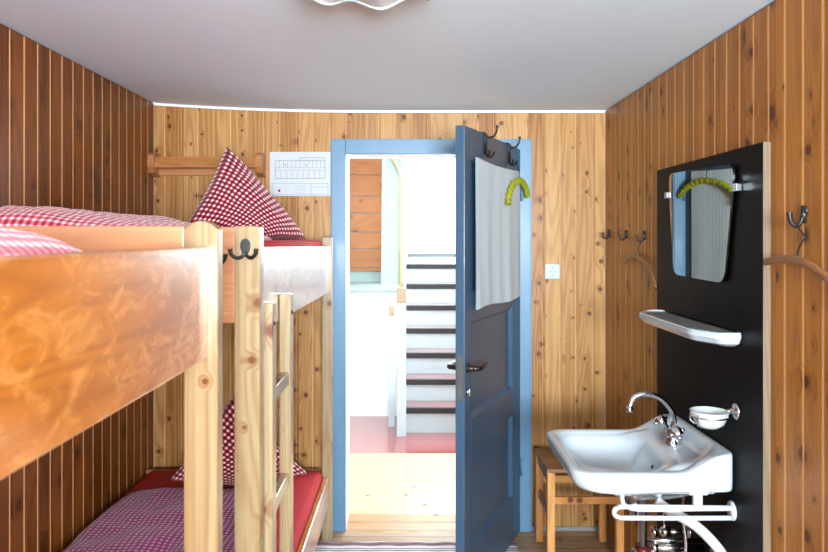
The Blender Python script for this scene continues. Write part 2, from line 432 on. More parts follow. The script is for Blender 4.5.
# door casing and white lining
mb = MB(); y0 = YB-.022; cw = .075
mb.box((DX0-cw, y0, 0), (DX0, YB-.001, DZ+cw), .003); mb.box((DX1, y0, 0), (DX1+cw, YB-.001, DZ+cw), .003)
mb.box((DX0, y0, DZ), (DX1, YB-.001, DZ+cw), .003)
mb.box((DX0-cw-.004, y0+.006, 0), (DX0-cw, YB-.001, DZ+cw+.004)); mb.box((DX1+cw, y0+.006, 0), (DX1+cw+.004, YB-.001, DZ+cw+.004)); mb.box((DX0-cw, y0+.006, DZ+cw), (DX1+cw, YB-.001, DZ+cw+.004))
tag(mb.build('trim_3', M['blue']), 'blue painted casing around the doorway', 'door frame', kind='structure')
mb = MB()
mb.box((DX0-.03, YB, 0), (DX0, 3.97, DZ+.03), .002); mb.box((DX1, YB, 0), (DX1+.03, 3.97, DZ+.03), .002); mb.box((DX0, YB, DZ), (DX1, 3.97, DZ+.03), .002)
lining = tag(mb.build('trim_4', M['white']), 'white lining inside the doorway', 'door frame', kind='structure')

# ------------------------------------------------------------------ door leaf (built along its own x axis, then turned)
hinge = Vector((.577, 3.722, 0)); free = Vector((.2206, 2.907, 0))
U = (free-hinge).normalized(); LW = (free-hinge).length           # hinge -> free edge
N = Vector((-U.y, U.x, 0))                                          # candidate normal
if N.y > 0: N = -N                                                  # towards the viewer
N = Vector((.918, -.397, 0)); 
def D(w, h, z):   # w from the free edge, h out of the front face
    return free + (-U)*w + N*h + Vector((0, 0, z))
def dbox(mb, w0, w1, h0, h1, z0, z1, bev=0):
    c = D((w0+w1)/2, (h0+h1)/2, (z0+z1)/2)
    rot = Matrix((-U, N, Vector((0, 0, 1)))).transposed()
    mb.obox(c, (abs(w1-w0), abs(h1-h0), z1-z0), rot, bev)
def leaf():
    mb = MB(); T = .04; R = .02; zb = .012; zt = 2.022
    ws = [0, .085, .738, LW]; panels = [(.235, .655), (.79, 1.2), (1.33, 1.885)]
    dbox(mb, 0, .085, -T, 0, zb, zt, .002); dbox(mb, .738, LW, -T, 0, zb, zt, .002)
    zz = [zb] + [v for p in panels for v in p] + [zt]
    for a, b in zip(zz[0::2], zz[1::2]): dbox(mb, .085, .738, -T, 0, a, b)
    for a, b in panels:
        i = .014
        for h_o, h_i in ((0, -R), (-T, -T+.012)):
            o_ = [D(.085, h_o, a), D(.738, h_o, a), D(.738, h_o, b), D(.085, h_o, b)]
            n_ = [D(.085+i, h_i, a+i), D(.738-i, h_i, a+i), D(.738-i, h_i, b-i), D(.085+i, h_i, b-i)]
            t = bmesh.new(); vo = [t.verts.new(p) for p in o_]; vi = [t.verts.new(p) for p in n_]
            for k in range(4): t.faces.new((vo[k], vo[(k+1) % 4], vi[(k+1) % 4], vi[k]))
            t.faces.new(vi); bmesh.ops.recalc_face_normals(t, faces=t.faces[:]); mb.add(t)
    return mb.build('door_1', M['blue_leaf'], origin=(hinge.x, hinge.y, 0))
door = tag(leaf(), 'blue panelled door standing open into the room', 'door', kind='structure')
def handle(mb, s):   # s=+1 front, -1 back
    b = 0 if s > 0 else -.04
    rot = N*s
    mb.lathe(D(.042, b, 1.012), rot, [(.0, 0), (.021, 0), (.021, .006), (.013, .009), (.011, .03), (.011, .045), (0, .046)], 20)
    mb.tube([D(.042, b+s*.04, 1.012), D(.06, b+s*.048, 1.012), D(.11, b+s*.048, 1.013), D(.155, b+s*.045, 1.015)], [.011, .011, .010, .008], 12)
mb = MB(); handle(mb, 1); mb.build('door_handle', M['bronze'], door)
mb = MB(); handle(mb, -1); mb.build('door_handle', M['bronze'], door)
mb = MB(); mb.lathe(D(.042, 0, .913), N, [(0, 0), (.017, 0), (.017, .005), (.014, .008), (.006, .008), (.005, .002), (0, .002)], 20)
mb.tube([D(.042, .004, .925), D(.042, .008, .913), D(.042, .004, .895)], .007, 8)
mb.build('keyhole_cover', M['steel'], door)
mb = MB(); dbox(mb, -.0015, 0, -.031, -.009, .88, 1.07); dbox(mb, -.009, 0, -.026, -.014, .99, 1.01, .001)
mb.build('lock_plate', M['rust'], door)
mb = MB()
for z in (.3, 1.75):
    mb.tube([(.585, 3.722, z), (.585, 3.722, z+.09)], .007, 10, smooth_path=False)
mb.build('hinge', M['blue'], door)

# over-door hooks
def door_hook(w, name_label):
    e = empty('door_hook', D(w, 0, 2.0))
    tag(e, name_label, 'hook', 'black hooks over the door')
    mb = MB(); r = .0035
    for dw in (-.012, .012):
        mb.tube([D(w+dw, -.045, 1.99), D(w+dw, -.044, 2.026), D(w+dw, .0, 2.027), D(w+dw, .006, 2.02), D(w+dw, .006, 1.93)], r, 8, smooth_path=False)
    mb.build('strap', M['black'], e)
    mb = MB()
    mb.tube([D(w, .006, 2.0), D(w+.01, .018, 2.005), D(w+.025, .034, 2.012), D(w+.035, .045, 2.032), D(w+.037, .048, 2.055)], r+.001, 8)
    mb.lathe(D(w+.037, .048, 2.05), (0, 0, 1), [(.0, 0), (.006, .002), (.007, .008), (.004, .013), (0, .014)], 12)
    mb.build('upper_prong', M['black'], e)
    for s in (-1, 1):
        mb = MB()
        mb.tube([D(w, .006, 1.945), D(w+s*.006, .010, 1.927), D(w+s*.016, .02, 1.918), D(w+s*.028, .03, 1.925), D(w+s*.034, .034, 1.938)], r+.001, 8)
        mb.lathe(D(w+s*.034, .034, 1.935), (0, 0, 1), [(.0, 0), (.006, .002), (.006, .007), (0, .01)], 12)
        mb.build('lower_prong', M['black'], e)
door_hook(.27, 'black wire hook over the door top, nearer the door handle side')
door_hook(.66, 'black wire hook over the door top, nearer the hinges')

# towel
def towel():
    w0, w1, z0, z1 = .097, .836, 1.25, 1.9
    def fn(u, v):
        w = w0 + (w1-w0)*u; z = z1 + (z0-z1)*v
        sag = -.012*math.sin(PI*u)*(1-v)*.8 if 1 else 0
        h = .011 + .0022*math.sin(u*28 + 1.2*math.sin(v*3)) * (.3+.7*v) + .005*math.sin(u*9+1)*(.5+.5*v)
        return D(w, h + .004, z + sag + .006*math.sin(u*7)*v)
    mb = MB(); uvf = lambda u, v: (u*.74, v*.65)
    mb.grid(fn, 80, 24, uvf=uvf)
    mb.grid(lambda u, v: fn(u, v) - N*.003, 80, 24, uvf=uvf)
    o = mb.build('towel', M['towel'], origin=D(.46, .01, 1.25))
    tag(o, 'pale grey finely striped cloth hanging on the open blue door', 'towel')
    mb = MB()
    mb.tube([D(.11, .008, 1.895), D(.11, .014, 1.885)], .006, 8, smooth_path=False); mb.build('corner_pin', M['black'], o)
towel()

# ------------------------------------------------------------------ hangers
def arc_hanger(name, pts, r, mat, wire_top, label, cat='clothes hanger', group=None, squash=.55, wmat=None):
    e = empty(name, wire_top[-1]); tag(e, label, cat, group)
    mb = MB(); mb.tube(pts, r, 12, squash=squash); mb.build('hanger_bar', mat, e)
    mb = MB(); mb.tube(wire_top, .0022, 8); mb.build('hook_wire', wmat or M['black'], e)
    return e
# lime one on the door
c0 = .70; hh = .03
pts = [D(.52, .038, 1.72), D(.545, .039, 1.775), D(.61, .042, 1.822), D(.71, .045, 1.843), D(.79, .045, 1.832), D(.85, .043, 1.806), D(.885, .04, 1.775)]
e = arc_hanger('clothes_hanger', pts, [.010, .013, .014, .014, .014, .013, .010], M['lime'],
           [D(.70, .045, 1.85), D(.70, .045, 1.885), D(.685, .042, 1.90), D(.675, .04, 1.915), D(.695, .036, 1.93)], 'lime-green crocheted padded hanger on the open door', squash=.8)
mb = MB()
pp = crom([Vector(p) for p in pts], 5)
for i, p in enumerate(pp):
    if i % 2: continue
    d = (pp[min(i+1, len(pp)-1)] - pp[max(i-1, 0)]).normalized()
    mb.lathe(p - d*.005, d, [(.013, 0), (.0165, .003), (.0165, .006), (.013, .009)], 12)
mb.build('crochet_ruffle', plain('lime_dark', (158, 160, 18), .9, nscale=90, namt=.3), e)

def wall_hook(loc, label, group):
    x, y, z = loc; e = empty('coat_hook', loc); tag(e, label, 'hook', group)
    mb = MB(); mb.lathe((x, y, z+.012), (-1, 0, 0), [(0, 0), (.012, 0), (.012, .003), (.009, .006), (0, .007)], 16)
    mb.tube([(x-.003, y, z+.024), (x-.004, y, z-.016)], .007, 10, smooth_path=False); mb.build('back_plate', M['black'], e)
    mb = MB()
    mb.tube([(x-.004, y, z+.012), (x-.008, y, z-.008), (x-.014, y, z-.019), (x-.024, y, z-.022), (x-.032, y, z-.014), (x-.036, y, z), (x-.036, y, z+.008)], [.005, .005, .005, .005, .005, .006, .007], 10)
    mb.build('long_prong', M['black'], e)
    return e
gk = 'black coat hooks on the right wall'
h1 = wall_hook((XR, 3.66, 1.575), 'black coat hook on the right wall, nearest the back corner', gk)
h2 = wall_hook((XR, 3.37, 1.568), 'black coat hook on the right wall, middle of the far three', gk)
h3 = wall_hook((XR, 3.11, 1.562), 'black coat hook on the right wall beside the mirror panel, holding a hanger', gk)
h4 = wall_hook((XR, 1.845, 1.615), 'large black coat hook on the right wall, right of the mirror panel', gk)
# second prong on the near hook
for hk in (h4,):
    for ch in hk.children: ch.scale = (1.15, 1.15, 1.15)
gh = 'wooden arc clothes hangers on the right wall'
arc_hanger('clothes_hanger', [(XR-.02, 3.335, 1.435), (XR-.022, 3.28, 1.463), (XR-.022, 3.17, 1.476), (XR-.022, 3.05, 1.452), (XR-.022, 2.96, 1.405), (XR-.022, 2.905, 1.35)], [.008, .011, .012, .012, .011, .009], M['hanger'],
           [(XR-.022, 3.13, 1.474), (XR-.024, 3.13, 1.50), (XR-.026, 3.12, 1.52), (XR-.020, 3.11, 1.532), (XR-.026, 3.11, 1.545)], 'wooden hanger hanging from the hook beside the mirror, tilted', group=gh)
arc_hanger('clothes_hanger', [(XR-.028, 1.998, 1.488), (XR-.03, 1.93, 1.497), (XR-.03, 1.83, 1.50), (XR-.03, 1.74, 1.478), (XR-.03, 1.66, 1.44), (XR-.03, 1.60, 1.39)], [.009, .011, .012, .012, .011, .009], M['hanger'],
           [(XR-.03, 1.83, 1.505), (XR-.03, 1.822, 1.53), (XR-.028, 1.80, 1.56), (XR-.024, 1.83, 1.58), (XR-.026, 1.845, 1.597)], 'wooden hanger on the large hook, ending at the right edge of the photo', group=gh)

# ------------------------------------------------------------------ laminate panel, mirror, shelf, soap dish
PX = XR-.022
mb = MB(); mb.box((PX, 2.022, .04), (XR-.0005, 2.894, 1.833), 0, 0)
o = mb.build('backing_panel', [M['panel'], M['panel_edge']], origin=(XR-.011, 2.447, .04))
for f in o.data.polygons:
    if abs(f.normal.y) > .9: f.material_index = 1
tag(o, 'tall black laminate board fixed to the pine wall behind the washbasin', 'wall panel')
def rpoly(pts, r, n=6):
    out = []; m = len(pts)
    for i in range(m):
        p = Vector(pts[i]); a = (Vector(pts[i-1])-p).normalized(); b = (Vector(pts[(i+1) % m])-p).normalized()
        for k in range(n+1):
            t = k/n; s = p + a*r; e_ = p + b*r
            out.append((1-t)**2*s + 2*t*(1-t)*p + t*t*e_)
    return out
mir = empty('mirror', (PX-.004, 2.46, 1.41)); tag(mir, 'frameless tapered mirror with rounded corners on the black board', 'mirror')
mb = MB(); mb.prism(rpoly([(PX-.0085, 2.745, 1.806), (PX-.0145, 2.172, 1.787), (PX-.0137, 2.245, 1.412), (PX-.009, 2.692, 1.418)], .05), (.006, 0, 0), 0)
o = mb.build('mirror_glass', M['mirror'], mir)
for y, z in ((2.75, 1.722), (2.165, 1.712)):
    mb = MB(); mb.box((PX-.018, y-.014, z-.012), (PX, y+.014, z+.012), .002); mb.build('clip', M['chrome'], mir)
# shelf
sh = empty('washstand_shelf', (PX, 2.5, 1.23)); tag(sh, 'white porcelain shelf below the mirror', 'shelf')
def shelf_ring(ins, z, n=64, dn=0):
    x0, x1, y0, y1 = PX-.125+ins, PX, 2.142+ins, 2.84-ins; pts = []
    prof = rpoly([(x1, y0, z), (x1, y1, z), (x0+.05, y1, z), (x0, y1-.10, z), (x0, y0+.10, z), (x0+.05, y0, z)], .02)
    return prof
def loft(mb, rings, capa=True, capb=True, mi=0, smooth=True):
    t = bmesh.new(); R = [[t.verts.new(p) for p in r] for r in rings]; n = len(R[0])
    for a, b in zip(R, R[1:]):
        for k in range(n): t.faces.new((a[k], a[(k+1) % n], b[(k+1) % n], b[k]))
    if capa: t.faces.new(R[0][::-1])
    if capb: t.faces.new(R[-1])
    bmesh.ops.recalc_face_normals(t, faces=t.faces[:]); mb.add(t, mi, smooth)
mb = MB(); loft(mb, [shelf_ring(.035, 1.222), shelf_ring(.012, 1.232), shelf_ring(0, 1.25), shelf_ring(0, 1.264), shelf_ring(.004, 1.268), shelf_ring(.013, 1.268), shelf_ring(.017, 1.262)], smooth=False)
o = mb.build('shelf_body', M['porcelain'], sh)
mb = MB(); mb.prism(shelf_ring(.017, 1.2585), (0, 0, .004)); mb.build('shelf_top', M['shelf_in'], sh)
# soap dish
sd = empty('soap_dish', (PX, 2.185, .99)); tag(sd, 'frosted glass soap dish in a chrome wall ring above the washbasin', 'soap dish')
cx, cy, cz = .925, 2.185, 1.0
mb = MB(); mb.lathe((PX, cy, 1.02), (-1, 0, 0), [(0, 0), (.026, 0), (.026, .006), (.018, .010), (.008, .012), (.008, .022), (0, .023)], 24)
mb.tube([(PX-.015, cy, 1.02), (PX-.025, cy, 1.02), (PX-.032, cy, cz+.008)], .006, 10); mb.build('wall_mount', M['chrome'], sd)
mb = MB(); ring = [(cx+.053*math.cos(a), cy+.053*math.sin(a), cz+.006) for a in [2*PI*k/32 for k in range(33)]]
mb.tube(ring, .0032, 8, smooth_path=False, caps=False)
for a in (2.6, 3.7): mb.tube([(cx+.054*math.cos(a), cy+.054*math.sin(a), cz+.02), (cx+.056*math.cos(a), cy+.056*math.sin(a), cz-.012), (cx+.04*math.cos(a), cy+.04*math.sin(a), cz-.024)], .003, 8)
mb.build('holder_ring', M['chrome'], sd)
mb = MB(); mb.lathe((cx, cy, cz-.03), (0, 0, 1), [(0, 0), (.025, 0), (.042, .012), (.05, .03), (.056, .048), (.058, .052), (.054, .052), (.046, .034), (.036, .014), (.02, .006), (0, .005)], 32)
mb.build('glass_dish', M['dish_glass'], sd)

# ------------------------------------------------------------------ washbasin
wb = empty('washbasin', (PX, 2.445, .77)); tag(wb, 'white porcelain washbasin with chrome tap on the black board', 'washbasin')
C0 = Vector((.70, 2.445))
def rr_polar(x0, x1, y0, y1, rf, rb, n=96):
    """rounded rectangle sampled by angle round C0; rf radius of the front (low x) corners, rb at the wall"""
    def inside(p):
        x, y = p
        if not (x0 <= x <= x1 and y0 <= y <= y1): return False
        r = rf if x < (x0+x1)/2 else rb
        cx_ = min(max(x, x0+r), x1-r); cy_ = min(max(y, y0+r), y1-r)
        if (x < x0+r or x > x1-r) and (y < y0+r or y > y1-r):
            return (x-cx_)**2 + (y-cy_)**2 <= r*r
        return True
    out = []
    for k in range(n):
        a = 2*PI*k/n; d = Vector((math.cos(a), math.sin(a))); lo, hi = 0, 1.2
        for _ in range(26):
            m = (lo+hi)/2
            if inside(C0 + d*m): lo = m
            else: hi = m
        out.append(C0 + d*lo)
    return out
def sm(x, a, b):
    t = min(max((x-a)/(b-a), 0), 1); return t*t*(3-2*t)
def zr(x): return .826 + .062*sm(x, .84, .98)
OX0, OX1, OY0, OY1 = .506, PX-.0008, 2.185, 2.705
rings = []
def ring(dx0, dx1, dy, rf, rb, zf):
    return [Vector((p.x, p.y, zf(p.x, p.y))) for p in rr_polar(OX0+dx0, OX1-dx1, OY0+dy, OY1-dy, rf, rb)]
rings.append(ring(.22, .16, .17, .04, .04, lambda x, y: .672))
rings.append(ring(.17, .12, .13, .06, .04, lambda x, y: .70))
rings.append(ring(.12, .02, .045, .09, .012, lambda x, y: .735 + .02*sm(x, .6, 1.0)))
rings.append(ring(.034, .0, .006, .08, .008, lambda x, y: .757 + .008*sm(x, .6, .8)))
rings.append(ring(.014, .0, .0, .075, .006, lambda x, y: .770))
rings.append(ring(.002, .0, .0, .07, .006, lambda x, y: .798 if x < .6 else max(.798, zr(x)-.026)))
rings.append(ring(.0, .0, .0, .068, .006, lambda x, y: zr(x)-.006))
rings.append(ring(.005, .003, .005, .066, .01, lambda x, y: zr(x)))
rings.append(ring(.026, .035, .03, .07, .10, lambda x, y: zr(x)+.001))
rings.append(ring(.033, .045, .038, .07, .12, lambda x, y: min(zr(x)-.008, .846)))
def ztray(x): return .812 + .026*sm(x, .76, .86)
rings.append(ring(.040, .075, .05, .07, .12, lambda x, y: ztray(x)))
rings.append([Vector((p.x, p.y, .806 + .02*sm(p.x, .76, .86))) for p in rr_polar(OX0+.045, .845, OY0+.06, OY1-.06, .07, .10)])
rings.append([Vector((p.x, p.y, .780)) for p in rr_polar(OX0+.06, .825, OY0+.078, OY1-.078, .07, .10)])
rings.append([Vector((p.x, p.y, .748)) for p in rr_polar(OX0+.085, .80, OY0+.105, OY1-.105, .07, .09)])
rings.append([Vector((p.x, p.y, .728)) for p in rr_polar(OX0+.125, .775, OY0+.15, OY1-.15, .05, .05)])
rings.append([Vector((p.x, p.y, .722)) for p in rr_polar(.66, .74, 2.405, 2.485, .039, .039)])
mb = MB(); loft(mb, rings)
o = mb.build('basin', M['porcelain'], wb)
sd_ = o.modifiers.new('sub', 'SUBSURF'); sd_.levels = 1; sd_.render_levels = 2
mb = MB(); mb.lathe((.70, 2.445, .719), (0, 0, 1), [(0, 0), (.026, 0), (.026, .006), (.02, .007), (.014, .004), (0, .004)], 24); mb.build('drain', M['chrome'], wb)
mb = MB(); mb.lathe((.822, 2.40, .775), (-1, 0, .35), [(0, 0), (.009, 0), (.009, .003), (0, .003)], 16); mb.build('overflow', M['socket_dark'], wb)
# tap
TX, TY, TZ = .912, 2.455, .838
tp = empty('tap', (TX, TY, TZ), wb)
mb = MB(); mb.lathe((TX, TY, TZ-.004), (0, 0, 1), [(0, 0), (.027, 0), (.027, .008), (.022, .014), (.018, .03), (.019, .055), (.014, .066), (0, .068)], 24)
mb.tube([(TX, TY-.06, TZ+.038), (TX, TY+.06, TZ+.038)], .013, 14, smooth_path=False); mb.build('body', M['chrome'], tp)
mb = MB()
mb.tube([(TX, TY, TZ+.055), (TX+.004, TY, TZ+.085), (TX-.01, TY-.002, TZ+.125), (TX-.05, TY-.006, TZ+.165), (TX-.10, TY-.01, TZ+.178), (TX-.138, TY-.012, TZ+.166), (TX-.152, TY-.013, TZ+.142), (TX-.155, TY-.013, TZ+.128)], [.010, .010, .009, .009, .009, .009, .0095, .0105], 14)
mb.lathe((TX-.155, TY-.013, TZ+.116), (0, 0, 1), [(0, 0), (.0115, 0), (.0125, .004), (.0115, .02), (0, .021)], 16)
mb.build('spout', M['chrome'], tp)
for s in (-1, 1):
    mb = MB(); c = Vector((TX, TY+s*.058, TZ+.038)); ax_ = Vector((-.45, s*.55, .7)).normalized()
    mb.lathe(c, ax_, [(0, 0), (.013, 0), (.012, .014), (.019, .02), (.022, .034), (.018, .046), (.008, .05), (0, .05)], 20)
    for k in range(4):
        a = k*PI/2; q = Vector((0, 0, 1)).rotation_difference(ax_)
        v = q @ Vector((math.cos(a), math.sin(a), 0)); mb.tube([c + ax_*.034 + v*.014, c + ax_*.034 + v*.027], [.008, .0065], 10, smooth_path=False)
    mb.build('tap_handle', M['chrome'], tp)
# enamel brackets, towel loops
for i, (yy) in enumerate((2.215, 2.66)):
    bk = empty('basin_bracket', (PX, yy, .7), wb)
    mb = MB()
    mb.tube([(.648, yy, .764), (PX-.06, yy, .764)], .011, 10, smooth_path=False)
    mb.tube([(.665, yy, .764), (.663, yy, .735), (.675, yy, .715), (.72, yy, .705), (.86, yy, .706), (PX, yy, .708)], .012, 10, squash=.6)
    mb.box((.90-.014, yy-.008, .70), (.90+.014, yy+.008, .768), .003); mb.box((.90-.03, yy-.012, .752), (.90+.03, yy+.012, .77), .003)
    mb.box((.665-.028, yy-.012, .752), (.665+.028, yy+.012, .771), .003)
    mb.build('arm', M['enamel'], bk)
    mb = MB(); mb.tube([(PX, yy, .709), (.69, yy, .712), (.65, yy, .709), (.638, yy, .694), (.65, yy, .68), (.69, yy, .677), (PX, yy, .677)], .0075, 10)
    mb.build('towel_loop', M['enamel'], bk)
    mb = MB(); mb.lathe((PX+.0, yy, .70), (-1, 0, 0), [(0, 0), (.03, 0), (.03, .005), (.0, .006)], 20); mb.build('wall_plate', M['enamel'], bk)
# waste, trap and pipes
pl = empty('drain_trap', (.70, 2.445, .4), wb)
mb = MB()
mb.lathe((.775, 2.44, .60), (0, 0, 1), [(0, 0), (.02, 0), (.02, .02), (.03, .022), (.03, .05), (.02, .055), (.02, .09), (0, .09)], 20)
mb.tube([(.795, 2.44, .66), (.795, 2.44, .44)], .008, 12, smooth_path=False)
mb.tube([(.795, 2.44, .51), (PX, 2.44, .51)], .008, 12, smooth_path=False)
mb.tube([(.80, 2.44, .485), (PX, 2.44, .485)], .014, 12, smooth_path=False)
mb.lathe((.83, 2.44, .485), (1, 0, 0), [(0, 0), (.022, 0), (.022, .02), (0, .02)], 8)
mb.build('pipe', M['chrome'], pl)
mb = MB()
mb.lathe((.79, 2.40, .30), (0, 0, 1), [(0, 0), (.03, .0), (.036, .02), (.036, .17), (.026, .19), (.026, .21), (0, .21)], 20, 0); mb.build('trap_cup', M['trapred'], pl)
mb = MB(); mb.lathe((.79, 2.40, .468), (0, 0, 1), [(.030, 0), (.040, .0), (.040, .022), (.02, .03), (.012, .03), (.012, .22), (0, .22)], 20, 0); mb.build('trap_collar', M['chrome'], pl)
for yy in (2.36, 2.56):
    mb = MB(); c = Vector((PX-.09, yy, .49))
    mb.tube([(PX, yy, .49), c], .009, 12, smooth_path=False); mb.lathe(c + Vector((.02, 0, 0)), (-1, 0, 0), [(0, 0), (.017, 0), (.017, .03), (.009, .034), (.009, .05), (.02, .052), (.02, .066), (0, .068)], 14)
    mb.tube([c, c + Vector((0, 0, .06)), c + Vector((-.01, .0, .15)), c + Vector((0, 0, .25))], .006, 10); mb.lathe(PX*Vector((1, 0, 0)) + Vector((0, yy, .49)), (-1, 0, 0), [(0, 0), (.026, 0), (.022, .008), (0, .009)], 18)
    mb.build('angle_valve', M['chrome'], pl)
mb = MB(); mb.tube([(.80, 2.3, .70), (.84, 2.28, .672), (.90, 2.25, .645), (.95, 2.22, .60), (.985, 2.20, .545), (PX-.012, 2.19, .49), (PX-.008, 2.19, .36)], .0165, 14, squash=.8)
mb.build('waste_hose', M['hose'], pl)

# ------------------------------------------------------------------ stool
st = empty('stool', (.825, 3.47, 0)); tag(st, 'plain pine stool standing in the corner behind the washbasin', 'stool')
SX0, SX1, SY0, SY1, SZ = .637, 1.005, 3.305, 3.645, .47
mb = MB(); mb.box((SX0, SY0, SZ-.018), (SX1, SY1, SZ), .004); mb.build('seat', M['stool_top'], st)
lg = .036
for x in (SX0+.004, SX1-.004-lg):
    for y in (SY0+.004, SY1-.004-lg):
        mb = MB(); mb.box((x, y, 0), (x+lg, y+lg, SZ-.018), .003); mb.build('leg', M['stool'], st)
for y in (SY0+.012, SY1-.034):
    mb = MB(); mb.box((SX0+lg+.002, y, .302), (SX1-lg-.002, y+.02, .336), .002)
    mb.build('stretcher', M['stool_x'], st)
    if y > 3.5:
        mb = MB(); mb.box((SX0+lg+.002, y, .40), (SX1-lg-.002, y+.02, .45), .002); mb.build('apron', M['stool_x'], st)
for x in (SX0+.010, SX1-.03):
    mb = MB(); mb.box((x, SY0+lg+.002, .40), (x+.02, SY1-lg-.002, .452), .002); mb.build('apron', M['rail'], st)
    mb = MB(); mb.box((x, SY0+lg+.002, .235), (x+.02, SY1-lg-.002, .27), .002); mb.build('stretcher', M['rail'], st)

# ------------------------------------------------------------------ things on the back wall
cr = empty('coat_rail', (-1.08, YB, 1.88)); tag(cr, 'short wooden coat rail fixed high on the back wall', 'coat rail')
mb = MB(); mb.box((XL+.03, 3.728, 1.885), (-.78, YB-.001, 1.925), .003); mb.build('back_board', M['rail'], cr)
mb = MB(); mb.obox(Vector((-1.07, 3.672, 1.948)), (.56, .018, .062), Matrix.Rotation(math.radians(-22), 3, 'X'), .003); mb.build('front_bar', M['rail'], cr)
for x in (-1.349, -.79):
    mb = MB(); mb.prism([(x-.018, YB-.001, 1.875), (x-.018, 3.665, 1.895), (x-.018, 3.645, 1.93), (x-.018, 3.65, 1.985), (x-.018, 3.675, 2.0), (x-.018, YB-.001, 2.0)], (.036, 0, 0), bev=.003)
    mb.build('end_block', M['rail'], cr)
# evacuation plan sheet
pn = empty('floor_plan_notice', (-.588, YB, 1.775)); tag(pn, 'white printed floor plan sheet pinned beside the door', 'notice')
x0, x1, z0, z1 = -.75, -.428, 1.778, 2.012
mb = MB(); mb.box((x0, YB-.006, z0), (x1, YB-.0005, z1)); mb.build('sheet', M['paper'], pn)
mb = MB(); yq = YB-.0068
def ln(a, b, w=.0014):
    (ax_, az), (bx, bz) = a, b
    mb.box((min(ax_, bx)-w/2, yq, min(az, bz)-w/2), (max(ax_, bx)+w/2, YB-.006, max(az, bz)+w/2))
X = lambda f: x0 + f*(x1-x0)
Z = lambda f: z1 - f*(z1-z0)
def rect(a, b, c, d, w=.0014): ln((X(a), Z(b)), (X(c), Z(b)), w); ln((X(a), Z(d)), (X(c), Z(d)), w); ln((X(a), Z(b)), (X(a), Z(d)), w); ln((X(c), Z(b)), (X(c), Z(d)), w)
rect(.04, .72, .96, .97); ln((X(.68), Z(.72)), (X(.68), Z(.97))); ln((X(.68), Z(.8)), (X(.96), Z(.8))); 
rect(.09, .2, .91, .6, .0022); rect(.5, .13, .91, .2, .002); ln((X(.09), Z(.36)), (X(.91), Z(.36))); ln((X(.09), Z(.42)), (X(.91), Z(.42)))
for i in range(1, 12): ln((X(.09+i*.068), Z(.2)), (X(.09+i*.068), Z(.36)))
for i in range(1, 9): ln((X(.09+i*.092), Z(.42)), (X(.09+i*.092), Z(.6)))
for i in range(4): ln((X(.42), Z(.78+.05*i)), (X(.6), Z(.78+.05*i)), .001)
for f in (.25, .6): mb.box((X(f), yq, Z(.33)), (X(f+.012), YB-.006, Z(.27)))
mb.build('plan_drawing', M['ink'], pn)
mb = MB(); mb.lathe((X(.155), YB-.006, Z(.88)), (0, -1, 0), [(0, 0), (.007, 0), (.007, .001), (0, .001)], 16); mb.build('red_stamp', M['redink'], pn)
# socket
so = empty('power_socket', (.751, YB, 1.378)); tag(so, 'square white power socket on the back wall beside the door', 'power socket')
mb = MB(); mb.box((.711, YB-.011, 1.337), (.791, YB-.0005, 1.418), .004); mb.build('plate', M['plastic'], so)
mb = MB(); mb.lathe((.751, YB-.0105, 1.3775), (0, -1, 0), [(.0, -.003), (.018, -.003), (.020, .0), (.024, .0015), (.024, -.003)], 28); mb.build('socket_face', M['enamel'], so)
mb = MB()
for dx, dz in ((-.010, 0), (.010, 0), (0, .019), (0, -.019)): mb.lathe((.751+dx, YB-.0075, 1.3775+dz), (0, -1, 0), [(0, 0), (.003, 0), (.003, .0045), (0, .0046)], 10)
mb.build('contact', M['socket_dark'], so)

# ------------------------------------------------------------------ bunk beds
BX = -.40; BF = -.4207           # room side of posts / face of boards
def arched_post(x0, x1, y0, y1, z1, z0=0, arch=.018):
    mb = MB(); n = 12; poly = [(x0, y0, z0), (x1, y0, z0)]
    for k in range(n+1):
        t = k/n; x = x1 + (x0-x1)*t; poly.append((x, y0, z1 - arch*(2*t-1)**2))
    mb.prism(poly, (0, y1-y0, 0), bev=.004); return mb
def board_m(mb): return mb
# near bunk ---------------------------------------------------------
nb = empty('bunk_bed', (-.88, .55, 0)); tag(nb, 'pine bunk bed in the foreground with an orange varnished side board', 'bunk bed', 'pine bunk beds along the left wall')
ya, yb_ = -.42, 1.461
arched_post(BX-.072, BX, yb_, yb_+.04, 1.594).build('post', M['bed'], nb)
arched_post(XL+.02, XL+.09, yb_, yb_+.04, 1.594).build('post', M['bed'], nb)
arched_post(BX-.072, BX, ya-.04, ya, 1.594).build('post', M['bed'], nb)
arched_post(XL+.02, XL+.09, ya-.04, ya, 1.594).build('post', M['bed'], nb)
mb = MB(); mb.box((BF-.026, ya, 1.309), (BF, yb_, 1.540), .004); mb.build('side_board', M['bed_board'], nb)
mb = MB(); mb.box((BF-.026, ya, .19), (BF, yb_, .335), .004); mb.build('side_board', M['bed_board'], nb)
for yy in (ya-.03, yb_+.006):
    mb = MB(); mb.box((XL+.09, yy, 1.33), (BX-.072, yy+.026, 1.583), .004); mb.build('end_board', M['bed_end'], nb)
    mb = MB(); mb.box((XL+.09, yy, .19), (BX-.072, yy+.026, .40), .004); mb.build('end_board', M['bed_end'], nb)
for z in (1.345, .225):
    mb = MB()
    for k in range(14):
        y = ya+.03 + k*.132; mb.box((XL+.03, y, z), (BF-.028, y+.085, z+.018))
    mb.build('slats', M['bed_end'], nb)
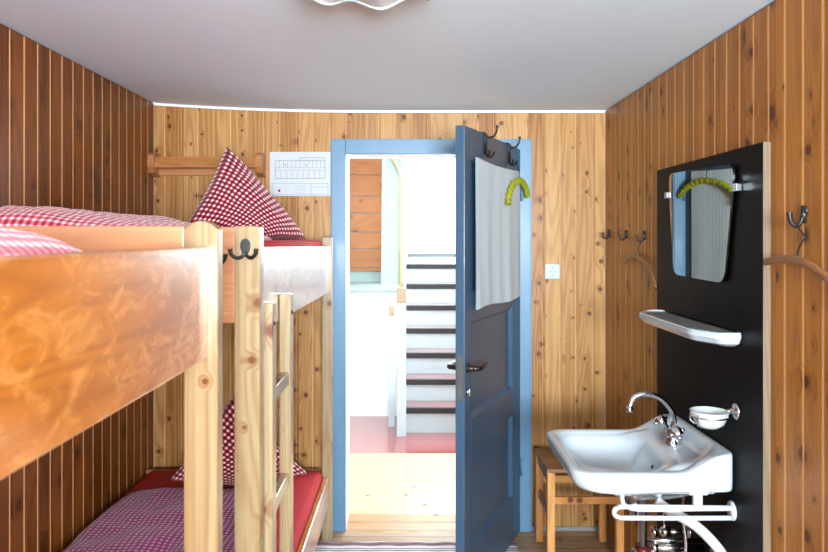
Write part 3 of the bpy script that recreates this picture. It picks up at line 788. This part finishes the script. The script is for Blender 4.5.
# far bunk ---------------------------------------------------------
fb = empty('bunk_bed', (-.88, 2.77, 0)); tag(fb, 'pine bunk bed against the back wall, with the ladder', 'bunk bed', 'pine bunk beds along the left wall')
yc, yd = 1.868, 3.655
pB = arched_post(BX-.069, BX, yc, yc+.05, 1.590, arch=.003).build('post', M['bed'], fb)
arched_post(XL+.006, XL+.045, yc, yc+.05, 1.590, arch=.003).build('post', M['bed'], fb)
arched_post(BX-.055, BX-.004, yd-.05, yd, 1.562, arch=.003).build('post', M['bed'], fb)
mb = MB(); mb.prism([(BF-.026, yc+.05, 1.296), (BF-.026, yd-.05, 1.275), (BF-.026, yd-.05, 1.513), (BF-.026, yc+.05, 1.533)], (.026, 0, 0), bev=.004); mb.build('side_board', M['bed_board'], fb)
mb = MB(); mb.box((BF-.026, yc+.05, .18), (BF, yd-.05, .335), .004); mb.build('side_board', M['bed_board'], fb)
for a, b, z in ((yc+.01, yc+.036, 1.587), (yd-.03, yd-.006, 1.53)):
    mb = MB(); mb.box((XL+.045 if a < 3 else XL+.004, a, 1.33), (BX-.069, b, z), .004); mb.build('end_board', M['bed_end'], fb)
    mb = MB(); mb.box((XL+.045 if a < 3 else XL+.004, a, .18), (BX-.069, b, .36), .004); mb.build('end_board', M['bed_end'], fb)
for z in (1.325, .225):
    mb = MB()
    for k in range(13):
        y = yc+.07 + k*.13; mb.box((XL+.03, y, z), (BF-.028, y+.085, z+.018))
    mb.build('slats', M['bed_end'], fb)
# ladder
ld = empty('ladder', (-.405, 2.1, 0), fb)
for y in (1.953, 2.243):
    mb = MB(); mb.box((-.4195, y, .02), (-.383, y+.055, 1.378), .003); mb.build('rail', M['bed'], ld)
for z in (1.13, .81, .49, .17):
    mb = MB(); mb.box((-.416, 2.008, z-.04), (-.388, 2.243, z), .003); mb.build('rung', M['bed_board' if 0 else 'bed'], ld)
for y in (1.975, 2.27):
    mb = MB(); mb.lathe((-.383, y, 1.318), (1, 0, 0), [(0, 0), (.006, 0), (.006, .003), (0, .004)], 10)
    mb.build('bolt', M['black'], ld)

# double coat hooks on the bed posts
def double_hook(loc, label):
    x, y, z = loc; e = empty('coat_hook', loc); tag(e, label, 'hook', 'black double hooks on the bunk beds')
    mb = MB()
    poly = [(x + .0135*math.cos(a)*(1 - .18*math.sin(a)*-1), y, z + .012 + .022*math.sin(a)) for a in [2*PI*k/20 for k in range(20)]]
    mb.prism(poly, (0, -.006, 0), bev=.0015); mb.build('back_plate', M['black'], e)
    for s in (-1, 1):
        mb = MB(); mb.tube([(x, y-.006, z-.004), (x+s*.008, y-.010, z-.014), (x+s*.019, y-.018, z-.017), (x+s*.031, y-.025, z-.008), (x+s*.034, y-.028, z+.007)], [.0055, .005, .005, .005, .0065], 10)
        mb.build('prong', M['black'], e)
double_hook((-.438, yc, 1.522), 'black double hook on the bunk post nearest the ladder')
double_hook((-.521, yc+.0108, 1.508), 'black double hook on the orange end board, mostly behind the foreground post')

# ------------------------------------------------------------------ bedding
def nz(x, y, s, seed=0): return mnoise.noise(Vector((x*s, y*s, seed)))
def puff(name, x0, x1, y0, y1, z0, h, mat, label, cat, wr=.012, p=5, hx=None, seed=0, group=None, nx=60, ny=70, rot=0, low=.0):
    cx_, cy_ = (x0+x1)/2, (y0+y1)/2; hx_, hy_ = (x1-x0)/2, (y1-y0)/2
    mb = MB()
    def shape(u, v):
        a = 2*u-1; b = 2*v-1
        # bring the samples towards the rim
        a = math.copysign(1-(1-abs(a))**1.6, a); b = math.copysign(1-(1-abs(b))**1.6, b)
        e = max(0, (1-abs(a)**p))**.45 * max(0, (1-abs(b)**p))**.45
        # rounded corners
        k = 1 - .035*(abs(a)*abs(b))**4
        return a*k, b*k, e
    def top(u, v):
        a, b, e = shape(u, v); x = cx_ + a*hx_; y = cy_ + b*hy_
        hh = h + (hx(x, y) if hx else 0)
        w = wr*(nz(x, y, 5, seed) + .6*nz(x, y*.6, 12, seed+3) + .3*nz(x, y, 25, seed+5))
        return Vector((x + .008*nz(y, x, 6, seed+9), y, z0 + e*(hh + w)))
    def bot(u, v):
        a, b, e = shape(u, v); x = cx_ + a*hx_; y = cy_ + b*hy_
        return Vector((x + .008*nz(y, x, 6, seed+9), y, z0 - low*e))
    uvf = lambda u, v: (shape(u, v)[0]*hx_*1.05 + .1*0, shape(u, v)[1]*hy_*1.05)
    mb.grid(top, nx, ny, uvf=uvf); mb.grid(bot, nx, ny, uvf=uvf)
    o = mb.build(name, mat, origin=(cx_, cy_, z0), weld=1e-5)
    bmesh_fix(o)
    tag(o, label, cat, group); return o
def bmesh_fix(o):
    bm = bmesh.new(); bm.from_mesh(o.data); bmesh.ops.recalc_face_normals(bm, faces=bm.faces[:]); bm.to_mesh(o.data); bm.free()
def mattress(name, x0, x1, y0, y1, z0, z1, label):
    mb = MB(); mb.box((x0, y0, z0), (x1, y1, z1), .03)
    o = mb.build(name, M['redcloth'], origin=((x0+x1)/2, (y0+y1)/2, z0))
    for f in o.data.polygons: f.use_smooth = True
    tag(o, label, 'mattress', 'red-covered mattresses on the bunks'); return o
mattress('mattress', XL+.03, BF-.03, ya+.02, 1.44, 1.364, 1.49, 'red mattress in the top bunk of the foreground bed')
mattress('mattress', XL+.03, BF-.03, yc+.06, yd-.035, 1.344, 1.545, 'red mattress in the top bunk against the back wall')
mattress('mattress', XL+.03, BF-.03, yc+.06, yd-.035, .244, .372, 'red mattress in the bottom bunk beside the ladder')
puff('duvet', -1.32, -.450, -.36, 1.16, 1.492, .100, M['ging_duvet'], 'pink and white gingham duvet on the foreground top bunk', 'duvet', seed=2, group='gingham duvets')
puff('duvet', XL+.025, -.52, yc+.075, 2.72, 1.547, .075, M['ging_duvet'], 'red gingham duvet on the top bunk behind the end board', 'duvet', seed=5, group='gingham duvets',
     hx=lambda x, y: .035*max(0, min(1, (-x-.8)/.4)) - .05*max(0, min(1, (x+.9)/.4)))
puff('duvet', -1.30, -.58, yc+.075, 3.27, .373, .05, M['ging_low'], 'purplish gingham duvet folded flat on the bottom bunk', 'duvet', seed=8, group='gingham duvets', wr=.014, p=10)

def pillow(T, R, B, L, th, mat, label, seed=0, sc=.5):
    mb = MB(); T, R, B, L = map(Vector, (T, R, B, L))
    nrm = (R-T).cross(L-T).normalized()
    if nrm.y > 0: nrm = -nrm
    def base(u, v):
        p = (T*(1-u) + R*u)*(1-v) + (L*(1-u) + B*u)*v
        c = (T+R+B+L)/4
        pin = 1 - .05*(math.sin(PI*u)*abs(2*v-1)**3 + math.sin(PI*v)*abs(2*u-1)**3)
        return c + (p-c)*pin
    def sh(s):
        def fn(u, v):
            a, b = 2*u-1, 2*v-1
            e = (max(0, 1-a*a)*max(0, 1-b*b))**.42
            w = .012*nz(u*2, v*2, 2.2, seed) + .006*nz(u*2, v*2, 6, seed+1)
            return base(u, v) + nrm*s*(th*e + w*e)
        return fn
    uvf = lambda u, v: (u*.56 + .01*nz(u, v, 3, seed), v*.56)
    mb.grid(sh(1), 44, 44, uvf=uvf); mb.grid(sh(-1), 44, 44, uvf=uvf)
    o = mb.build('pillow', mat, origin=(T+R+B+L)/4, weld=1e-5); bmesh_fix(o)
    tag(o, label, 'pillow', 'red gingham pillows'); return o
pillow(P(227, 146, 3.30), P(306, 239, 3.38), P(252, 240, 3.14), P(185, 228, 3.05), .11, M['ging'], 'dark red gingham pillow standing on its corner on the top bunk', 1)
pillow(P(232, 398, 3.36), P(308, 474, 3.42), P(240, 486, 3.34), P(170, 480, 3.24), .10, M['ging'], 'dark red gingham pillow standing on the bottom bunk behind the ladder', 4)

# ------------------------------------------------------------------ rug
mb = MB()
def rugf(u, v): x = -.50 + u*1.03; y = 2.75 + v*.84; return Vector((x, y + .006*math.sin(x*23), .008 + .0015*math.sin(x*40+y*9)))
mb.grid(rugf, 60, 30); mb.grid(lambda u, v: rugf(u, v) - Vector((0, 0, .007)), 60, 30)
tag(mb.build('rug', M['rug'], origin=(.01, 3.17, 0)), 'striped rag rug on the floor in front of the doorway', 'rug')

# ------------------------------------------------------------------ ceiling lamp
lm = empty('ceiling_lamp', (-.11, 1.72, 2.235)); tag(lm, 'wavy frosted glass lamp under the ceiling', 'ceiling lamp')
def lampf(u, v):
    a = u*2*PI; r = .165*v*(1 + .05*math.cos(7*a + .4)*v**2); wv = .013*math.sin(a*7 + 1.2)*v**3
    return Vector((-.105 + r*math.cos(a)*1.1, 1.715 + r*math.sin(a), 2.178 + wv + .01*(1-v)))
mb = MB(); mb.grid(lampf, 72, 14); mb.grid(lambda u, v: lampf(u, v) + Vector((0, 0, .006)), 72, 14)
mb.build('glass_shade', M['lamp_glass'], lm, weld=1e-5)
mb = MB(); mb.tube([lampf(k/72, 1) + Vector((0, 0, .003)) for k in range(73)], .006, 8, smooth_path=False, caps=False)
mb.build('shade_rim', M['porcelain'], lm)
mb = MB(); mb.lathe((-.105, 1.715, 2.19), (0, 0, 1), [(0, 0), (.05, 0), (.055, .02), (.055, .046), (0, .047)], 28); mb.build('base', M['chrome'], lm)

# ------------------------------------------------------------------ hallway beyond the door
HX0, HX1, HY0, HY1, HZ = -1.5, 1.7, 3.97, 9.3, 3.4
mb = MB(); mb.box((HX0, 3.968, -.12), (HX1, 5.09, .0)); tag(mb.build('floor_hall', M['hall_floor']), 'pale wooden floor beyond the doorway', 'floor', kind='structure')
mb = MB(); mb.box((HX0, 5.094, -.12), (HX1, HY1, .0)); tag(mb.build('floor_landing', M['red_floor']), 'red painted floor at the foot of the stairs', 'floor', kind='structure')
mb = MB()
mb.box((HX0-.1, HY0, -.1), (HX0, HY1, HZ)); tag(mb.build('wall_hall_left', M['hall_white']), 'white plaster wall on the left of the hallway', 'wall', kind='structure')
mb = MB()
wy0, wy1, wz0, wz1 = 4.3, 6.6, .9, 2.6
mb.box((HX1, HY0, -.1), (HX1+.1, wy0, HZ)); mb.box((HX1, wy1, -.1), (HX1+.1, HY1, HZ)); mb.box((HX1, wy0, -.1), (HX1+.1, wy1, wz0)); mb.box((HX1, wy0, wz1), (HX1+.1, wy1, HZ))
tag(mb.build('wall_hall_right', M['hall_white']), 'white plaster wall with window on the right of the hallway', 'wall', kind='structure')
mb = MB(); mb.box((HX0-.1, HY1, -.1), (HX1+.1, HY1+.1, HZ)); tag(mb.build('wall_hall_back', M['hall_white']), 'bright white wall at the top of the stairs', 'wall', kind='structure')
mb = MB(); mb.box((HX0-.1, HY0-.12, HZ), (HX1+.1, HY1+.1, HZ+.1)); tag(mb.build('ceiling_hall', M['hall_white']), 'white ceiling of the hallway', 'ceiling', kind='structure')
mb = MB()
mb.box((HX0-.1, 3.86, -.1), (DX0-.03, 3.969, HZ)); mb.box((DX1+.03, 3.86, -.1), (HX1+.1, 3.969, HZ)); mb.box((DX0-.03, 3.86, DZ+.03), (DX1+.03, 3.969, HZ))
tag(mb.build('wall_hall_front', M['hall_white']), 'hallway side of the wall around the doorway', 'wall', kind='structure')
# staircase
stc = empty('staircase', (.4, 5.6, 0)); tag(stc, 'grey staircase with black nosings and red treads beyond the door', 'staircase')
r_, t_, n_ = .182, .218, 7
sx0, sx1 = -.045, 1.0
for i in range(n_):
    y = 5.62 + i*t_; z = (i+1)*r_ + .022
    mb = MB(); mb.box((sx0, y, z-r_ if i else 0), (sx1, y+.02, z-.03)); mb.build('riser', M['grey_paint'], stc)
    mb = MB(); mb.box((sx0, y-.02 + .03, z-.03), (sx1, y+t_+.02 if i < n_-1 else 7.3, z-.001)); mb.build('tread', M['red_floor' if i < n_-1 else 'grey_paint'], stc)  # last tread is pale like the landing, glare put into its colour
    mb = MB(); mb.box((sx0, y-.025, z-.047), (sx1, y+.018, z), .004); mb.build('nosing', M['nosing'], stc)
mb = MB()
mb.box((sx0, 7.3, 7*r_-.12), (sx1+.6, HY1-.001, 7*r_+.02)); mb.build('landing', M['grey_paint'], stc)  # landing coloured pale to stand in for glare
mb = MB(); mb.prism([(sx0-.03, 5.60, .0), (sx0-.03, 5.60, .2), (sx0-.03, 7.3, 1.5), (sx0-.03, 7.3, 0)], (.028, 0, 0)); mb.build('stringer', M['grey_paint'], stc)
mb = MB(); mb.box((sx0, HY1-.03, 7*r_+.021), (sx1+.6, HY1-.001, 7*r_+.07)); mb.build('skirting', M['skirt'], stc)
# posts
def newel(px0, px1, d, ytop, ycap, label):
    x0 = (px0-VX)*d/FPX; x1 = (px1-VX)*d/FPX; zt = EYE + (VY-ytop)*d/FPX; zk = EYE + (VY-ycap)*d/FPX
    e = empty('newel_post', ((x0+x1)/2, d+.03, 0)); tag(e, label, 'post')
    mb = MB(); mb.box((x0, d, 0), (x1, d+(x1-x0), zk), .004); mb.build('shaft', M['grey_paint'], e)
    mb = MB(); mb.box((x0-.002, d-.002, zk), (x1+.002, d+(x1-x0)+.002, zt), .005); mb.build('cap', M['bed'], e)
newel(397, 406, 5.50, 288, 303, 'pale grey stair post with bare wooden head, beside the bottom step')
newel(388.5, 394.5, 5.78, 306, 316, 'slim grey post with small wooden head, left of the stair post')
# half-open white door leaf / partition with pine edge
pt = empty('partition', (-.12, 5.1, 1.0)); tag(pt, 'white partition board with pine edging left of the stairs', 'partition')
A0 = Vector((-.14, 5.0, 0)); A1 = Vector((-.09, 5.95, 0))
mb = MB(); mb.prism([(A0.x-.11, 5.9, 1.16), (A1.x-.012, A1.y, 1.16), (A1.x-.012, A1.y, 2.11), (A0.x-.10, 5.9, 2.55)], (0, .03, 0)); mb.build('board', M['ledge'], pt)
mb = MB(); mb.tube([(-.155, 5.9, 2.235), (-.10, 5.94, 2.12), (-.088, 5.95, 2.07), (-.088, 5.95, 1.13)], .011, 8, smooth_path=False); mb.build('edging', M['tongue'], pt)
# low white wall with ledge, pale wall and plank panel behind
mb = MB(); mb.box((HX0, 6.12, 1.075), (-.085, 7.2, 1.10), .004); tag(mb.build('trim_5', M['ledge']), 'grey-green ledge on top of the low white wall', 'ledge', kind='structure')
mb = MB(); mb.box((HX0, 6.14, 0), (-.08, 7.2, 1.075)); tag(mb.build('wall_low', M['hall_white']), 'low white plastered wall with a ledge beyond the doorway', 'wall', kind='structure')
mb = MB(); mb.box((HX0, 7.2, 0), (-.09, 7.3, HZ), 0); recess = tag(mb.build('wall_hall_recess', M['ledge']), 'pale grey wall above the ledge beyond the doorway', 'wall', kind='structure')
zs = [1.205, 1.245, 1.44, 1.61, 1.80, 1.975, 2.19, 2.42]
for i, (a, b) in enumerate(zip(zs, zs[1:])):
    mb = MB(); mb.obox(Vector((-.52, 7.186, (a+b)/2)), (.46, .024, b-a-.008), Matrix.Rotation(0, 3, 'X'), .003); mb.build('plank', M['plank_h'], recess)

# ------------------------------------------------------------------ light
def area(name, loc, rot, sx, sy, power, col):
    l = bpy.data.lights.new(name, 'AREA'); l.shape = 'RECTANGLE'; l.size = sx; l.size_y = sy; l.energy = power; l.color = col
    o = bpy.data.objects.new(name, l); COL.objects.link(o); o.location = loc; o.rotation_euler = rot; return o
area('window_daylight', ((WX0+WX1)/2, YR-.16, (WZ0+WZ1)/2), (math.radians(132), 0, 0), WX1-WX0, WZ1-WZ0, 640, (.80, .92, 1))
area('hall_window_daylight', (HX1+.13, (wy0+wy1)/2, (wz0+wz1)/2), (0, math.radians(90), 0), wz1-wz0, wy1-wy0, 110, (.90, .96, 1))
area('stair_fill', (.5, 8.3, 3.37), (0, 0, 0), 1.6, 1.4, 260, (.93, .97, 1))  # added lamp under the closed hall ceiling, whitens the landing wall
w = bpy.data.worlds.new('sky'); S.world = w; w.use_nodes = True
nt = w.node_tree; bg = nt.nodes['Background']; bg.inputs[0].default_value = (.80, .90, 1.0, 1); bg.inputs[1].default_value = 3.0

# ------------------------------------------------------------------ camera
cam = bpy.data.cameras.new('camera'); co = bpy.data.objects.new('camera', cam); COL.objects.link(co)
co.location = (0, 0, EYE); co.rotation_euler = (math.radians(90), 0, 0)
cam.sensor_width = 36; cam.lens = FPX/828*36; cam.shift_x = (414-VX)/828; cam.shift_y = -(276-VY)/828
cam.clip_start = .02
cam.dof.use_dof = True; cam.dof.focus_distance = 3.3; cam.dof.aperture_fstop = 6.3
S.camera = co
vs = S.view_settings; vs.view_transform = 'Standard'; vs.look = 'None'; vs.gamma = 1; vs.exposure = 0.0; vs.use_curve_mapping = False
try:
    S.cycles.max_bounces = 10; S.cycles.diffuse_bounces = 6
except Exception: pass
